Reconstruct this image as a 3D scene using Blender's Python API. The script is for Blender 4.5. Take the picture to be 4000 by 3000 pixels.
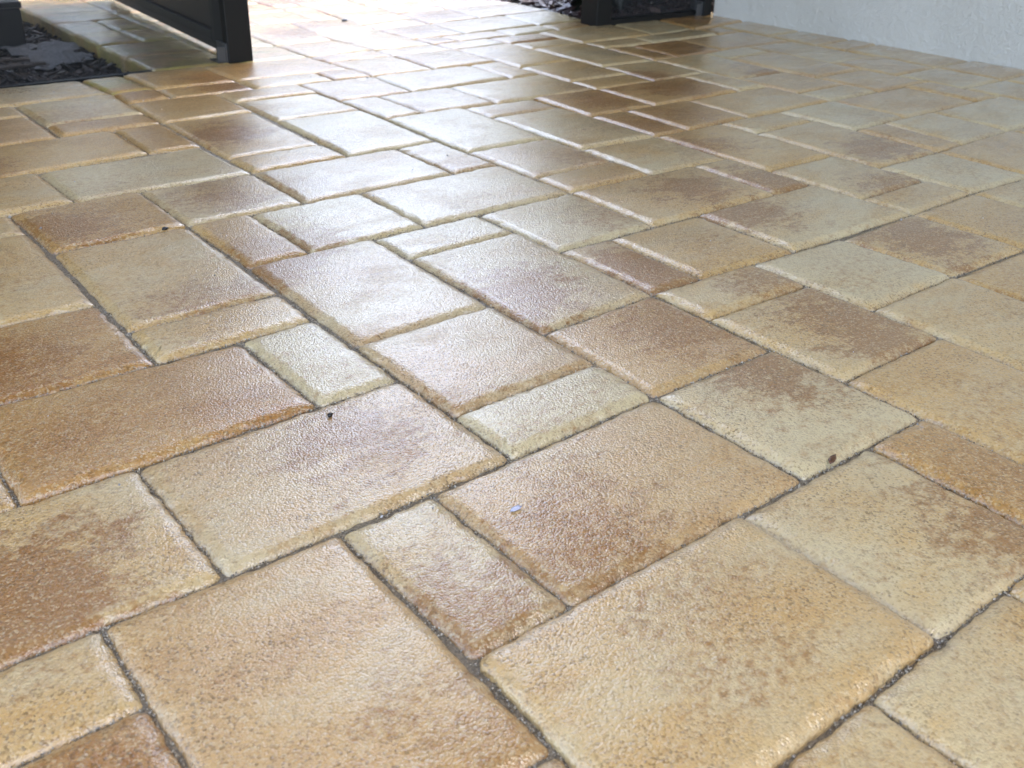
import bpy, bmesh, math, random
import numpy as np
from mathutils import Vector, Matrix

S = 0.0762                      # one paver module (3 in) in metres
def W(u, v, z=0.0):             # paving-grid coordinates -> world
    return Vector((S*u, -S*v, z))

scene = bpy.context.scene
for o in list(bpy.data.objects):
    bpy.data.objects.remove(o)

# ---------------------------------------------------------------- camera
cam_d = bpy.data.cameras.new('Camera')
cam = bpy.data.objects.new('Camera', cam_d)
scene.collection.objects.link(cam)
scene.camera = cam
cam_d.sensor_width = 36.0
cam_d.lens = 2195.07/2212*36.0
cam_d.clip_start = 0.01
cam_d.clip_end = 2000
right = Vector((0.78426, -0.61985, 0.02686))
up = Vector((0.27611, 0.38746, 0.87957))
look = Vector((0.55560, 0.68240, -0.47501))
M = Matrix((right, up, -look)).transposed().to_4x4()
M.translation = Vector((-5.3412*S, -9.5119*S, 5.3276*S))
cam.matrix_world = M
cam_d.dof.use_dof = True
cam_d.dof.focus_distance = 0.88
cam_d.dof.aperture_fstop = 15.0

# ---------------------------------------------------------------- sky, sun, exposure
SUN_EL = math.radians(60)
SUN_AZ = math.radians(96)      # clockwise from +Y
world = bpy.data.worlds.new('World')
scene.world = world
world.use_nodes = True
wn = world.node_tree
bg = wn.nodes['Background']
sky = wn.nodes.new('ShaderNodeTexSky')
sky.sky_type = 'NISHITA'
sky.sun_disc = False
sky.sun_elevation = SUN_EL
sky.sun_rotation = SUN_AZ
sky.air_density = 1.0
sky.dust_density = 3.5
sky.ozone_density = 1.0
wn.links.new(sky.outputs[0], bg.inputs[0])
bg.inputs[1].default_value = 0.15

sun_d = bpy.data.lights.new('Sun', 'SUN')
sun = bpy.data.objects.new('Sun', sun_d)
scene.collection.objects.link(sun)
sun_d.energy = 0.5
sun_d.angle = math.radians(10.0)
sun_d.color = (1.0, 0.975, 0.94)
tosun = Vector((math.sin(SUN_AZ)*math.cos(SUN_EL), math.cos(SUN_AZ)*math.cos(SUN_EL), math.sin(SUN_EL)))
sun.rotation_euler = tosun.to_track_quat('Z', 'Y').to_euler()

vs = scene.view_settings
vs.view_transform = 'Standard'
vs.look = 'None'
vs.gamma = 1.0
vs.use_curve_mapping = False
vs.exposure = 3.15
vs.use_white_balance = True
vs.white_balance_temperature = 7250
vs.white_balance_tint = 12
scene.render.engine = 'CYCLES'
scene.cycles.max_bounces = 5
scene.cycles.diffuse_bounces = 3
scene.cycles.glossy_bounces = 3
scene.cycles.transmission_bounces = 2
scene.cycles.caustics_reflective = False
scene.cycles.caustics_refractive = False

# ---------------------------------------------------------------- helpers
col = scene.collection
def link(name, mesh, mat=None, parent=None):
    o = bpy.data.objects.new(name, mesh)
    col.objects.link(o)
    if mat is not None and mesh is not None:
        mesh.materials.append(mat)
    if parent is not None:
        o.parent = parent
    return o
def tag(o, label=None, cat=None, group=None, kind=None):
    if label: o['label'] = label
    if cat: o['category'] = cat
    if group: o['group'] = group
    if kind: o['kind'] = kind
    return o
def empty(name, loc):
    o = bpy.data.objects.new(name, None)
    o.empty_display_size = 0.05
    col.objects.link(o)
    o.location = loc
    return o
def pydata(name, verts, faces, smooth=False):
    m = bpy.data.meshes.new(name)
    m.from_pydata([tuple(v) for v in verts], [], [tuple(f) for f in faces])
    if smooth:
        m.polygons.foreach_set('use_smooth', [True]*len(m.polygons))
    m.update()
    return m
class MB:                                         # collects boxes and prisms into one mesh
    def __init__(self): self.bm = bmesh.new()
    def box(self, lo, hi, rot=None, org=None):
        lo = Vector(lo); hi = Vector(hi)
        vs_ = []
        for x in (lo.x, hi.x):
            for y in (lo.y, hi.y):
                for z in (lo.z, hi.z):
                    vs_.append(Vector((x, y, z)))
        if rot is not None:
            vs_ = [rot @ (p-org) + org for p in vs_]
        b = [self.bm.verts.new(p) for p in vs_]
        for f in ((0,1,3,2),(4,6,7,5),(0,4,5,1),(2,3,7,6),(0,2,6,4),(1,5,7,3)):
            self.bm.faces.new([b[i] for i in f])
        return self
    def cyl(self, c, axis, r, h, n=16):
        axis = Vector(axis).normalized()
        q = axis.to_track_quat('Z', 'Y')
        a = []; b = []
        for i in range(n):
            t = 2*math.pi*i/n
            p = q @ Vector((r*math.cos(t), r*math.sin(t), 0))
            a.append(self.bm.verts.new(Vector(c)+p)); b.append(self.bm.verts.new(Vector(c)+p*0.85+axis*h))
        self.bm.faces.new(b); self.bm.faces.new(a[::-1])
        for i in range(n):
            self.bm.faces.new((a[i], a[(i+1)%n], b[(i+1)%n], b[i]))
        return self
    def build(self, name, mat, parent=None, bevel=0.0, seg=2, smooth=False):
        bmesh.ops.recalc_face_normals(self.bm, faces=self.bm.faces)
        if bevel > 0:
            es = [e for e in self.bm.edges if len(e.link_faces) == 2 and e.calc_face_angle(0) > 0.6]
            bmesh.ops.bevel(self.bm, geom=es, offset=bevel, segments=seg, affect='EDGES', profile=0.5)
        m = bpy.data.meshes.new(name)
        self.bm.to_mesh(m); self.bm.free()
        if smooth: m.polygons.foreach_set('use_smooth', [True]*len(m.polygons))
        o = link(name, m, mat)
        if parent is not None:                     # build() takes world coordinates
            o.parent = parent
            o.location = -parent.location if parent.rotation_euler.z == 0 else (0, 0, 0)
        return o

# ---------------------------------------------------------------- materials
def newmat(name):
    m = bpy.data.materials.new(name)
    m.use_nodes = True
    nt = m.node_tree
    return m, nt, nt.nodes['Principled BSDF']
def N(nt, t, **kw):
    n = nt.nodes.new(t)
    for k, v in kw.items():
        if k in ('operation', 'data_type', 'blend_type', 'feature', 'attribute_type', 'attribute_name', 'interpolation_type', 'distance', 'clamp'):
            setattr(n, k, v)
        else:
            n.inputs[k].default_value = v
    return n
def L(nt, a, b): nt.links.new(a, b)
def math_(nt, op, a, b=None, clamp=False):
    n = nt.nodes.new('ShaderNodeMath'); n.operation = op; n.use_clamp = clamp
    for i, x in enumerate((a, b)):
        if x is None: continue
        if isinstance(x, (int, float)): n.inputs[i].default_value = x
        else: L(nt, x, n.inputs[i])
    return n.outputs[0]
def mixc(nt, f, a, b, mode='MIX'):
    n = nt.nodes.new('ShaderNodeMix'); n.data_type = 'RGBA'; n.blend_type = mode
    if isinstance(f, (int, float)): n.inputs[0].default_value = f
    else: L(nt, f, n.inputs[0])
    for i, x in ((6, a), (7, b)):
        if isinstance(x, tuple): n.inputs[i].default_value = (*x, 1)
        else: L(nt, x, n.inputs[i])
    return n.outputs[2]
def noise(nt, vec, scale, detail=3, rough=0.55, dist=0.0):
    n = nt.nodes.new('ShaderNodeTexNoise')
    n.inputs['Scale'].default_value = scale; n.inputs['Detail'].default_value = detail
    n.inputs['Roughness'].default_value = rough; n.inputs['Distortion'].default_value = dist
    L(nt, vec, n.inputs['Vector'])
    return n.outputs['Fac']
def ramp(nt, fac, a, b, lo=0.0, hi=1.0):
    n = nt.nodes.new('ShaderNodeMapRange'); n.interpolation_type = 'SMOOTHSTEP'
    L(nt, fac, n.inputs[0])
    n.inputs[1].default_value = a; n.inputs[2].default_value = b
    n.inputs[3].default_value = lo; n.inputs[4].default_value = hi
    return n.outputs[0]

def paver_material():
    m, nt, P = newmat('wet_concrete_paver')
    tc = nt.nodes.new('ShaderNodeTexCoord').outputs['Object']
    oi = nt.nodes.new('ShaderNodeObjectInfo')
    def attr(nm):
        a = nt.nodes.new('ShaderNodeAttribute'); a.attribute_type = 'OBJECT'; a.attribute_name = nm
        return a.outputs['Fac']
    off = nt.nodes.new('ShaderNodeCombineXYZ')
    L(nt, math_(nt, 'MULTIPLY', oi.outputs['Random'], 53.0), off.inputs[0])
    L(nt, math_(nt, 'MULTIPLY', oi.outputs['Random'], 31.0), off.inputs[1])
    va = nt.nodes.new('ShaderNodeVectorMath'); va.operation = 'ADD'
    L(nt, tc, va.inputs[0]); L(nt, off.outputs[0], va.inputs[1])
    vm = nt.nodes.new('ShaderNodeMapping'); vm.inputs['Scale'].default_value = (0.75, 1.3, 1.0); vm.inputs['Rotation'].default_value = (0, 0, 0.5)
    L(nt, va.outputs[0], vm.inputs['Vector'])
    vec = vm.outputs[0]
    tone, pink, stain, sx, sy = (attr(k) for k in ('tone', 'pink', 'stain', 'stain_x', 'stain_y'))
    big = noise(nt, vec, 9, 2, 0.6)
    mid = noise(nt, vec, 42, 3, 0.65)
    iso = va.outputs[0]
    fine = noise(nt, iso, 290, 2, 0.7)
    # tone of the mix, clouded
    t = math_(nt, 'ADD', tone, math_(nt, 'MULTIPLY', math_(nt, 'SUBTRACT', big, 0.5), 0.9))
    t = math_(nt, 'ADD', t, math_(nt, 'MULTIPLY', math_(nt, 'SUBTRACT', mid, 0.5), 0.5), )
    t = math_(nt, 'MAXIMUM', math_(nt, 'MINIMUM', t, 1.0), 0.0)
    c = mixc(nt, ramp(nt, t, 0.05, 0.55), (0.475, 0.365, 0.195), (0.450, 0.268, 0.092))
    c = mixc(nt, ramp(nt, t, 0.45, 1.0), c, (0.280, 0.115, 0.022))
    c = mixc(nt, math_(nt, 'MULTIPLY', pink, ramp(nt, big, 0.3, 0.7, 0.35, 1.0)), c, (0.385, 0.240, 0.130))
    # rust-brown colour blend poured into the face
    sep = nt.nodes.new('ShaderNodeSeparateXYZ'); L(nt, tc, sep.inputs[0])
    dx = math_(nt, 'SUBTRACT', sep.outputs[0], sx); dy = math_(nt, 'SUBTRACT', sep.outputs[1], sy)
    d2 = math_(nt, 'SQRT', math_(nt, 'ADD', math_(nt, 'MULTIPLY', dx, dx), math_(nt, 'MULTIPLY', dy, dy)))
    d2 = math_(nt, 'ADD', d2, math_(nt, 'MULTIPLY', math_(nt, 'SUBTRACT', mid, 0.5), 0.20))
    d2 = math_(nt, 'ADD', d2, math_(nt, 'MULTIPLY', math_(nt, 'SUBTRACT', big, 0.5), 0.16))
    gran = noise(nt, iso, 130, 2, 0.7)
    soft = math_(nt, 'MULTIPLY', ramp(nt, d2, 0.125, 0.005), ramp(nt, stain, 0.0, 1.0, 0.25, 0.95))
    sm = ramp(nt, math_(nt, 'ADD', soft, math_(nt, 'MULTIPLY', math_(nt, 'SUBTRACT', gran, 0.5), 0.95)), 0.14, 0.78)
    wet = noise(nt, vec, 15, 3, 0.6)
    wash = ramp(nt, wet, 0.60, 0.40, 0.0, 0.42)
    wm_ = ramp(nt, math_(nt, 'ADD', wash, math_(nt, 'MULTIPLY', math_(nt, 'SUBTRACT', gran, 0.5), 1.2)), 0.22, 0.75, 0.0, 0.5)
    c = mixc(nt, wm_, c, (0.255, 0.110, 0.025))
    c = mixc(nt, math_(nt, 'MULTIPLY', sm, 0.8), c, (0.210, 0.075, 0.010))
    yellow_green = math_(nt, 'MULTIPLY', attr('yellow_green'), ramp(nt, wet, 0.40, 0.60))  # yellow-green tint in soft patches
    c = mixc(nt, yellow_green, c, (0.260, 0.250, 0.030))
    # sand grains and pits
    vo = nt.nodes.new('ShaderNodeTexVoronoi'); vo.inputs['Scale'].default_value = 620
    L(nt, iso, vo.inputs['Vector'])
    vs2 = nt.nodes.new('ShaderNodeSeparateColor'); L(nt, vo.outputs['Color'], vs2.inputs[0])
    c = mixc(nt, ramp(nt, vs2.outputs[0], 0.60, 1.0, 0.0, 0.5), c, (0.49, 0.375, 0.215))
    c = mixc(nt, math_(nt, 'MULTIPLY', ramp(nt, vs2.outputs[1], 0.64, 1.0, 0.0, 0.62), ramp(nt, big, 0.35, 0.68, 0.4, 1.0)), c, (0.085, 0.046, 0.018))
    c = mixc(nt, ramp(nt, fine, 0.58, 0.78, 0.0, 0.6), c, (0.115, 0.062, 0.025))
    L(nt, c, P.inputs['Base Color'])
    # a sealed, wet film over a grainy face
    rg = math_(nt, 'ADD', 0.24, math_(nt, 'MULTIPLY', mid, 0.16))
    L(nt, rg, P.inputs['Roughness'])
    P.inputs['IOR'].default_value = 1.5
    P.inputs['Specular IOR Level'].default_value = 0.22
    L(nt, ramp(nt, wet, 0.30, 0.55, 0.65, 1.0), P.inputs['Coat Weight'])
    P.inputs['Coat IOR'].default_value = 1.55
    L(nt, ramp(nt, wet, 0.35, 0.62, 0.20, 0.07), P.inputs['Coat Roughness'])
    b1 = nt.nodes.new('ShaderNodeBump'); b1.inputs['Strength'].default_value = 0.9; b1.inputs['Distance'].default_value = 0.0007
    hg = math_(nt, 'ADD', math_(nt, 'MULTIPLY', vo.outputs['Distance'], -0.7), math_(nt, 'MULTIPLY', fine, 1.1))
    hg = math_(nt, 'ADD', hg, math_(nt, 'MULTIPLY', mid, 0.5))
    L(nt, hg, b1.inputs['Height'])
    L(nt, b1.outputs[0], P.inputs['Normal'])
    b3 = nt.nodes.new('ShaderNodeBump'); b3.inputs['Strength'].default_value = 0.50; b3.inputs['Distance'].default_value = 0.0006
    hc = math_(nt, 'ADD', math_(nt, 'MULTIPLY', vo.outputs['Distance'], -0.9), math_(nt, 'MULTIPLY', fine, 1.2))
    L(nt, hc, b3.inputs['Height']); L(nt, b3.outputs[0], P.inputs['Coat Normal'])
    return m

def simple(name, colr, rough=0.5, scale=60, var=0.3, bump=0.0, bdist=0.002, metallic=0.0, spec=0.5, dark=None):
    m, nt, P = newmat(name)
    tc = nt.nodes.new('ShaderNodeTexCoord').outputs['Object']
    n = noise(nt, tc, scale, 5, 0.6)
    d = dark or tuple(x*(1-var) for x in colr)
    c = mixc(nt, ramp(nt, n, 0.3, 0.7), d, colr)
    L(nt, c, P.inputs['Base Color'])
    L(nt, math_(nt, 'ADD', rough-0.05, math_(nt, 'MULTIPLY', n, 0.1)), P.inputs['Roughness'])
    P.inputs['Metallic'].default_value = metallic
    P.inputs['Specular IOR Level'].default_value = spec
    if bump:
        b = nt.nodes.new('ShaderNodeBump'); b.inputs['Strength'].default_value = bump; b.inputs['Distance'].default_value = bdist
        L(nt, n, b.inputs['Height']); L(nt, b.outputs[0], P.inputs['Normal'])
    return m

def pieces_mat(name, cols, rough=0.5):             # colour varies per loose piece (mesh islands)
    m, nt, P = newmat(name)
    g = nt.nodes.new('ShaderNodeNewGeometry')
    cr = nt.nodes.new('ShaderNodeValToRGB')
    el = cr.color_ramp.elements
    while len(el) < len(cols): el.new(0.5)
    for i, c in enumerate(cols):
        el[i].position = i/(len(cols)-1); el[i].color = (*c, 1)
    L(nt, g.outputs['Random Per Island'], cr.inputs[0])
    tc = nt.nodes.new('ShaderNodeTexCoord').outputs['Object']
    n = noise(nt, tc, 300, 3)
    L(nt, mixc(nt, ramp(nt, n, 0.3, 0.7, 0.0, 0.45), cr.outputs[0], (0.0, 0.0, 0.0)), P.inputs['Base Color'])
    P.inputs['Roughness'].default_value = rough
    return m

def stucco_material():
    m, nt, P = newmat('painted_stucco')
    tc = nt.nodes.new('ShaderNodeTexCoord').outputs['Object']
    n1 = noise(nt, tc, 330, 4, 0.65); n2 = noise(nt, tc, 4, 4, 0.6); n3 = noise(nt, tc, 70, 4, 0.6)
    c = mixc(nt, ramp(nt, n2, 0.3, 0.7), (0.57, 0.545, 0.485), (0.62, 0.595, 0.535))
    c = mixc(nt, ramp(nt, n1, 0.58, 0.75, 0.0, 0.25), c, (0.45, 0.435, 0.40))
    L(nt, c, P.inputs['Base Color'])
    P.inputs['Roughness'].default_value = 0.75
    b = nt.nodes.new('ShaderNodeBump'); b.inputs['Strength'].default_value = 0.9; b.inputs['Distance'].default_value = 0.004
    L(nt, math_(nt, 'ADD', n1, math_(nt, 'MULTIPLY', n3, 1.2)), b.inputs['Height']); L(nt, b.outputs[0], P.inputs['Normal'])
    return m

M_paver = paver_material()
M_bed = simple('wet_joint_sand', (0.22, 0.165, 0.10), 0.45, 500, 0.6, 0.8, 0.002)
M_grain = pieces_mat('quartz_sand_grain', [(0.17, 0.125, 0.075), (0.32, 0.255, 0.17), (0.46, 0.39, 0.28), (0.11, 0.08, 0.05), (0.54, 0.48, 0.37)], 0.25)
M_stucco = stucco_material()
M_bronze = simple('bronze_aluminium', (0.0075, 0.0072, 0.0066), 0.5, 900, 0.15, 0.05, 0.0003, 0.0, 0.25)
M_bronze2 = simple('bronze_aluminium_kick_panel', (0.013, 0.009, 0.0065), 0.45, 300, 0.2, 0.05, 0.0003, 0.0, 0.3)
M_clip = simple('cast_clip_metal', (0.055, 0.055, 0.055), 0.30, 600, 0.3, 0.2, 0.0005)
M_wire = simple('screen_wire', (0.012, 0.012, 0.012), 0.6, 900, 0.2)
M_rubber = simple('black_rubber', (0.006, 0.006, 0.006), 0.5, 400, 0.3)
M_plastic = simple('black_plastic', (0.008, 0.008, 0.009), 0.35, 500, 0.2, 0.1, 0.0004)
M_soil = simple('garden_soil', (0.035, 0.024, 0.016), 0.75, 30, 0.5, 0.8, 0.006)
M_mulch = pieces_mat('dark_wet_mulch', [(0.006, 0.005, 0.004), (0.018, 0.010, 0.007), (0.034, 0.019, 0.012), (0.009, 0.007, 0.007), (0.06, 0.038, 0.026)], 0.5)
M_mulch2 = pieces_mat('red_brown_mulch', [(0.035, 0.016, 0.014), (0.085, 0.040, 0.034), (0.050, 0.025, 0.022), (0.15, 0.085, 0.075), (0.022, 0.012, 0.012)], 0.4)
M_sandy = pieces_mat('pale_sand_crumb', [(0.30, 0.28, 0.25), (0.48, 0.46, 0.43), (0.22, 0.20, 0.18), (0.60, 0.58, 0.55)], 0.6)
M_fabric = simple('grey_weed_barrier', (0.17, 0.17, 0.168), 0.75, 160, 0.55, 0.6, 0.003)
M_leaf = pieces_mat('shrub_leaf', [(0.012, 0.028, 0.006), (0.028, 0.060, 0.012), (0.018, 0.040, 0.008), (0.045, 0.085, 0.018)], 0.45)
M_croton = pieces_mat('croton_leaf', [(0.014, 0.020, 0.010), (0.030, 0.030, 0.026), (0.020, 0.012, 0.012), (0.16, 0.17, 0.17)], 0.4)
M_bark = simple('shrub_bark', (0.06, 0.04, 0.028), 0.7, 120, 0.5, 0.6, 0.003)
M_deadleaf = simple('dead_leaf', (0.11, 0.040, 0.012), 0.4, 400, 0.5)
M_black = simple('black_debris', (0.008, 0.006, 0.005), 0.4, 500, 0.3)
M_petal = simple('white_petal', (0.40, 0.385, 0.45), 0.35, 300, 0.1)
M_roof = simple('roof_tile', (0.22, 0.16, 0.12), 0.7, 40, 0.3)

# ---------------------------------------------------------------- ground
gm = pydata('ground', [(-400, -400, -0.075), (400, -400, -0.075), (400, 400, -0.075), (-400, 400, -0.075)], [(0, 1, 2, 3)])
M_lawn = simple('lawn', (0.050, 0.075, 0.022), 0.8, 6, 0.5, 0.5, 0.02)
tag(link('ground', gm, M_lawn), kind='structure')

# ---------------------------------------------------------------- paving layout on the module grid
DISP = [(-4,3,0.00,0.07),(-4,4,-0.04,-0.02),(-3,1,0.01,0.06),(-3,3,-0.03,0.01),(-4,1,-0.07,0.06),(-1,1,-0.07,-0.00),(-1,-1,-0.04,0.18),(0,-1,-0.08,0.04),(0,1,-0.05,-0.01),(-2,-1,-0.07,0.06),(-2,-2,0.03,0.11),(-2,-3,-0.08,0.11),(0,-5,0.04,-0.05),(0,-3,0.08,0.08),(-2,-5,0.08,-0.01),(-2,-6,-0.04,-0.03),(-2,-7,-0.00,0.05),(0,-7,0.08,-0.05),(1,-5,0.05,0.04),(1,-3,-0.02,-0.03),(3,-5,0.04,0.03),(3,-3,-0.01,-0.06),(2,-3,0.07,0.07),(4,-3,0.04,0.04),(4,-2,-0.02,0.01),(2,-2,0.10,-0.00),(6,-3,-0.01,-0.01),(6,-1,-0.05,-0.07),(4,-1,0.03,-0.02),(5,-1,0.05,0.08),(5,1,-0.03,-0.12),(7,-1,-0.02,0.07),(7,1,-0.05,-0.05),(10,-1,-0.12,0.05),(10,1,0.03,-0.01),(9,-3,0.05,0.13),(9,-1,-0.07,0.02),(6,-5,-0.04,-0.02),(5,-5,0.00,-0.02),(5,-7,0.02,0.15),(6,-6,0.06,0.01),(8,-6,-0.06,0.00),(8,-4,-0.05,-0.13),(6,-4,0.09,-0.00),(8,-3,-0.07,-0.00),(8,-5,0.08,0.07),(10,-3,-0.10,0.05),(6,-9,0.14,-0.00),(7,-9,0.02,-0.04),(6,-7,-0.10,-0.05),(4,-7,0.01,-0.05),(2,-7,0.06,0.05),(2,-5,-0.01,-0.05),(2,-9,-0.03,-0.08),(-1,-7,-0.01,-0.13),(-1,-9,-0.02,0.05),(1,-11,0.06,-0.04),(1,-9,0.03,-0.19),(2,-11,0.05,-0.20),(4,-11,-0.02,-0.07),(4,-8,-0.06,-0.01),(2,-8,0.06,-0.02),(2,-12,0.03,-0.04),(0,-12,0.07,-0.09),(0,-11,0.01,-0.17),(0,-14,0.02,-0.20),(2,-14,0.10,-0.18),(0,-13,-0.02,0.01),(2,-16,-0.04,0.03),(4,2,0.06,-0.06),(6,2,0.01,-0.08),(6,4,0.02,-0.05),(4,4,0.07,-0.03),(6,1,0.03,-0.00),(4,3,-0.02,-0.07),(4,5,0.02,-0.05),(3,5,0.10,-0.02),(1,5,0.09,-0.01),(1,7,0.02,-0.03),(0,7,0.09,0.03),(6,3,0.10,-0.02),(8,3,0.06,-0.07),(8,1,-0.02,0.14),(12,1,-0.00,-0.11),(12,-1,-0.02,0.07),(14,-1,0.00,0.12),(10,0,0.08,0.06),(12,0,-0.04,0.08),(10,-2,0.01,0.08),(12,-2,-0.16,0.08),(12,-4,0.04,0.08),(14,-4,-0.20,0.13),(12,-5,-0.06,0.24),(14,-5,-0.09,0.25),(13,-5,-0.01,-0.02),(14,-3,0.07,0.10),(15,-3,0.18,0.13),(15,-1,-0.24,0.03),(17,-3,-0.09,0.17),(17,-1,-0.15,-0.01),(16,-3,-0.07,-0.04),(-2,5,0.10,0.03),(-2,6,-0.08,0.01),(-2,3,0.03,0.12),(-1,5,-0.01,-0.03),(-1,3,0.02,0.08),(2,0,-0.03,-0.01),(2,1,0.07,0.02),(2,3,0.01,-0.05),(2,5,-0.04,-0.06),(0,0,0.06,0.00),(0,3,-0.06,-0.01),(0,2,0.02,0.03),(4,1,0.06,-0.08),(4,-10,0.09,-0.05),(6,-10,0.03,0.01),(6,-11,0.11,0.03),(7,-11,0.03,0.16),(8,-13,0.11,0.33),(8,-11,-0.05,0.10),(6,-13,0.07,0.15),(7,-13,0.06,0.02),(7,-14,0.02,0.10),(8,-14,0.07,-0.01),(8,-15,0.01,0.20),(5,-13,0.04,-0.00),(5,-14,0.00,-0.01),(8,-18,-0.10,0.33),(10,-18,-0.35,0.40),(10,-15,-0.09,0.20),(8,-16,-0.13,0.20),(10,-16,-0.08,0.28),(12,-19,-0.36,0.50),(4,-12,0.08,-0.06),(9,-11,-0.05,0.24),(9,-9,-0.09,0.12),(12,-9,-0.14,0.24),(12,-11,-0.14,0.11),(11,-11,-0.11,0.18),(11,-13,-0.14,0.43),(8,-8,0.07,0.08),(10,-8,-0.13,0.15),(10,-9,0.00,0.17),(8,-6,-0.01,0.01),(8,-5,-0.02,0.11),(10,-7,-0.06,0.19),(10,-13,-0.15,0.25),(12,-12,-0.07,0.29),(14,-12,-0.28,0.16),(12,-15,-0.16,0.38),(13,-15,-0.16,0.33),(15,-15,-0.24,0.48),(14,-14,-0.12,0.42),(14,-17,-0.33,0.39),(17,-17,-0.36,0.34),(12,-10,-0.05,0.32),(12,-7,-0.16,0.19),(10,-5,-0.02,0.13),(11,-5,-0.11,0.18),(11,-7,0.04,0.21),(13,-7,0.01,0.20),(13,-5,-0.12,0.03),(12,-4,-0.06,0.11),(15,-9,-0.10,0.38),(15,-7,-0.16,0.17),(16,-9,-0.33,0.23),(16,-8,-0.26,0.34),(18,-8,-0.35,0.23),(14,-9,-0.19,0.31),(14,-11,0.06,0.24),(16,-11,-0.20,0.37),(19,-11,-0.33,0.20),(18,-10,-0.28,0.34),(18,-11,-0.28,0.47),(22,-11,-0.32,0.34),(18,-13,-0.27,0.47),(21,-13,-0.34,0.36),(22,-12,-0.16,0.50),(16,-6,-0.06,0.13),(18,-6,-0.15,0.10),(16,-5,-0.12,0.10),(18,-7,-0.10,0.27),(18,-5,-0.14,0.04),(20,-5,0.11,0.09),(20,-6,-0.11,0.22),(20,-8,-0.17,0.25),(22,-8,-0.12,0.28),(20,-4,-0.10,0.17),(24,-6,-0.11,0.14),(20,-3,0.10,0.01),(14,-1,-0.04,0.09),(15,-1,0.09,0.04),(17,-1,-0.03,-0.02),(12,-1,-0.08,0.11)]
DA = np.array(DISP)
def warp(u, v):                                    # surveyed joint irregularity
    w = np.exp(-((DA[:, 0]-u)**2+(DA[:, 1]-v)**2)/(2*0.75**2))
    s = w.sum()
    k = 0.02
    return u+(w*DA[:, 2]).sum()/(s+k), v+(w*DA[:, 3]).sum()/(s+k)

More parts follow.
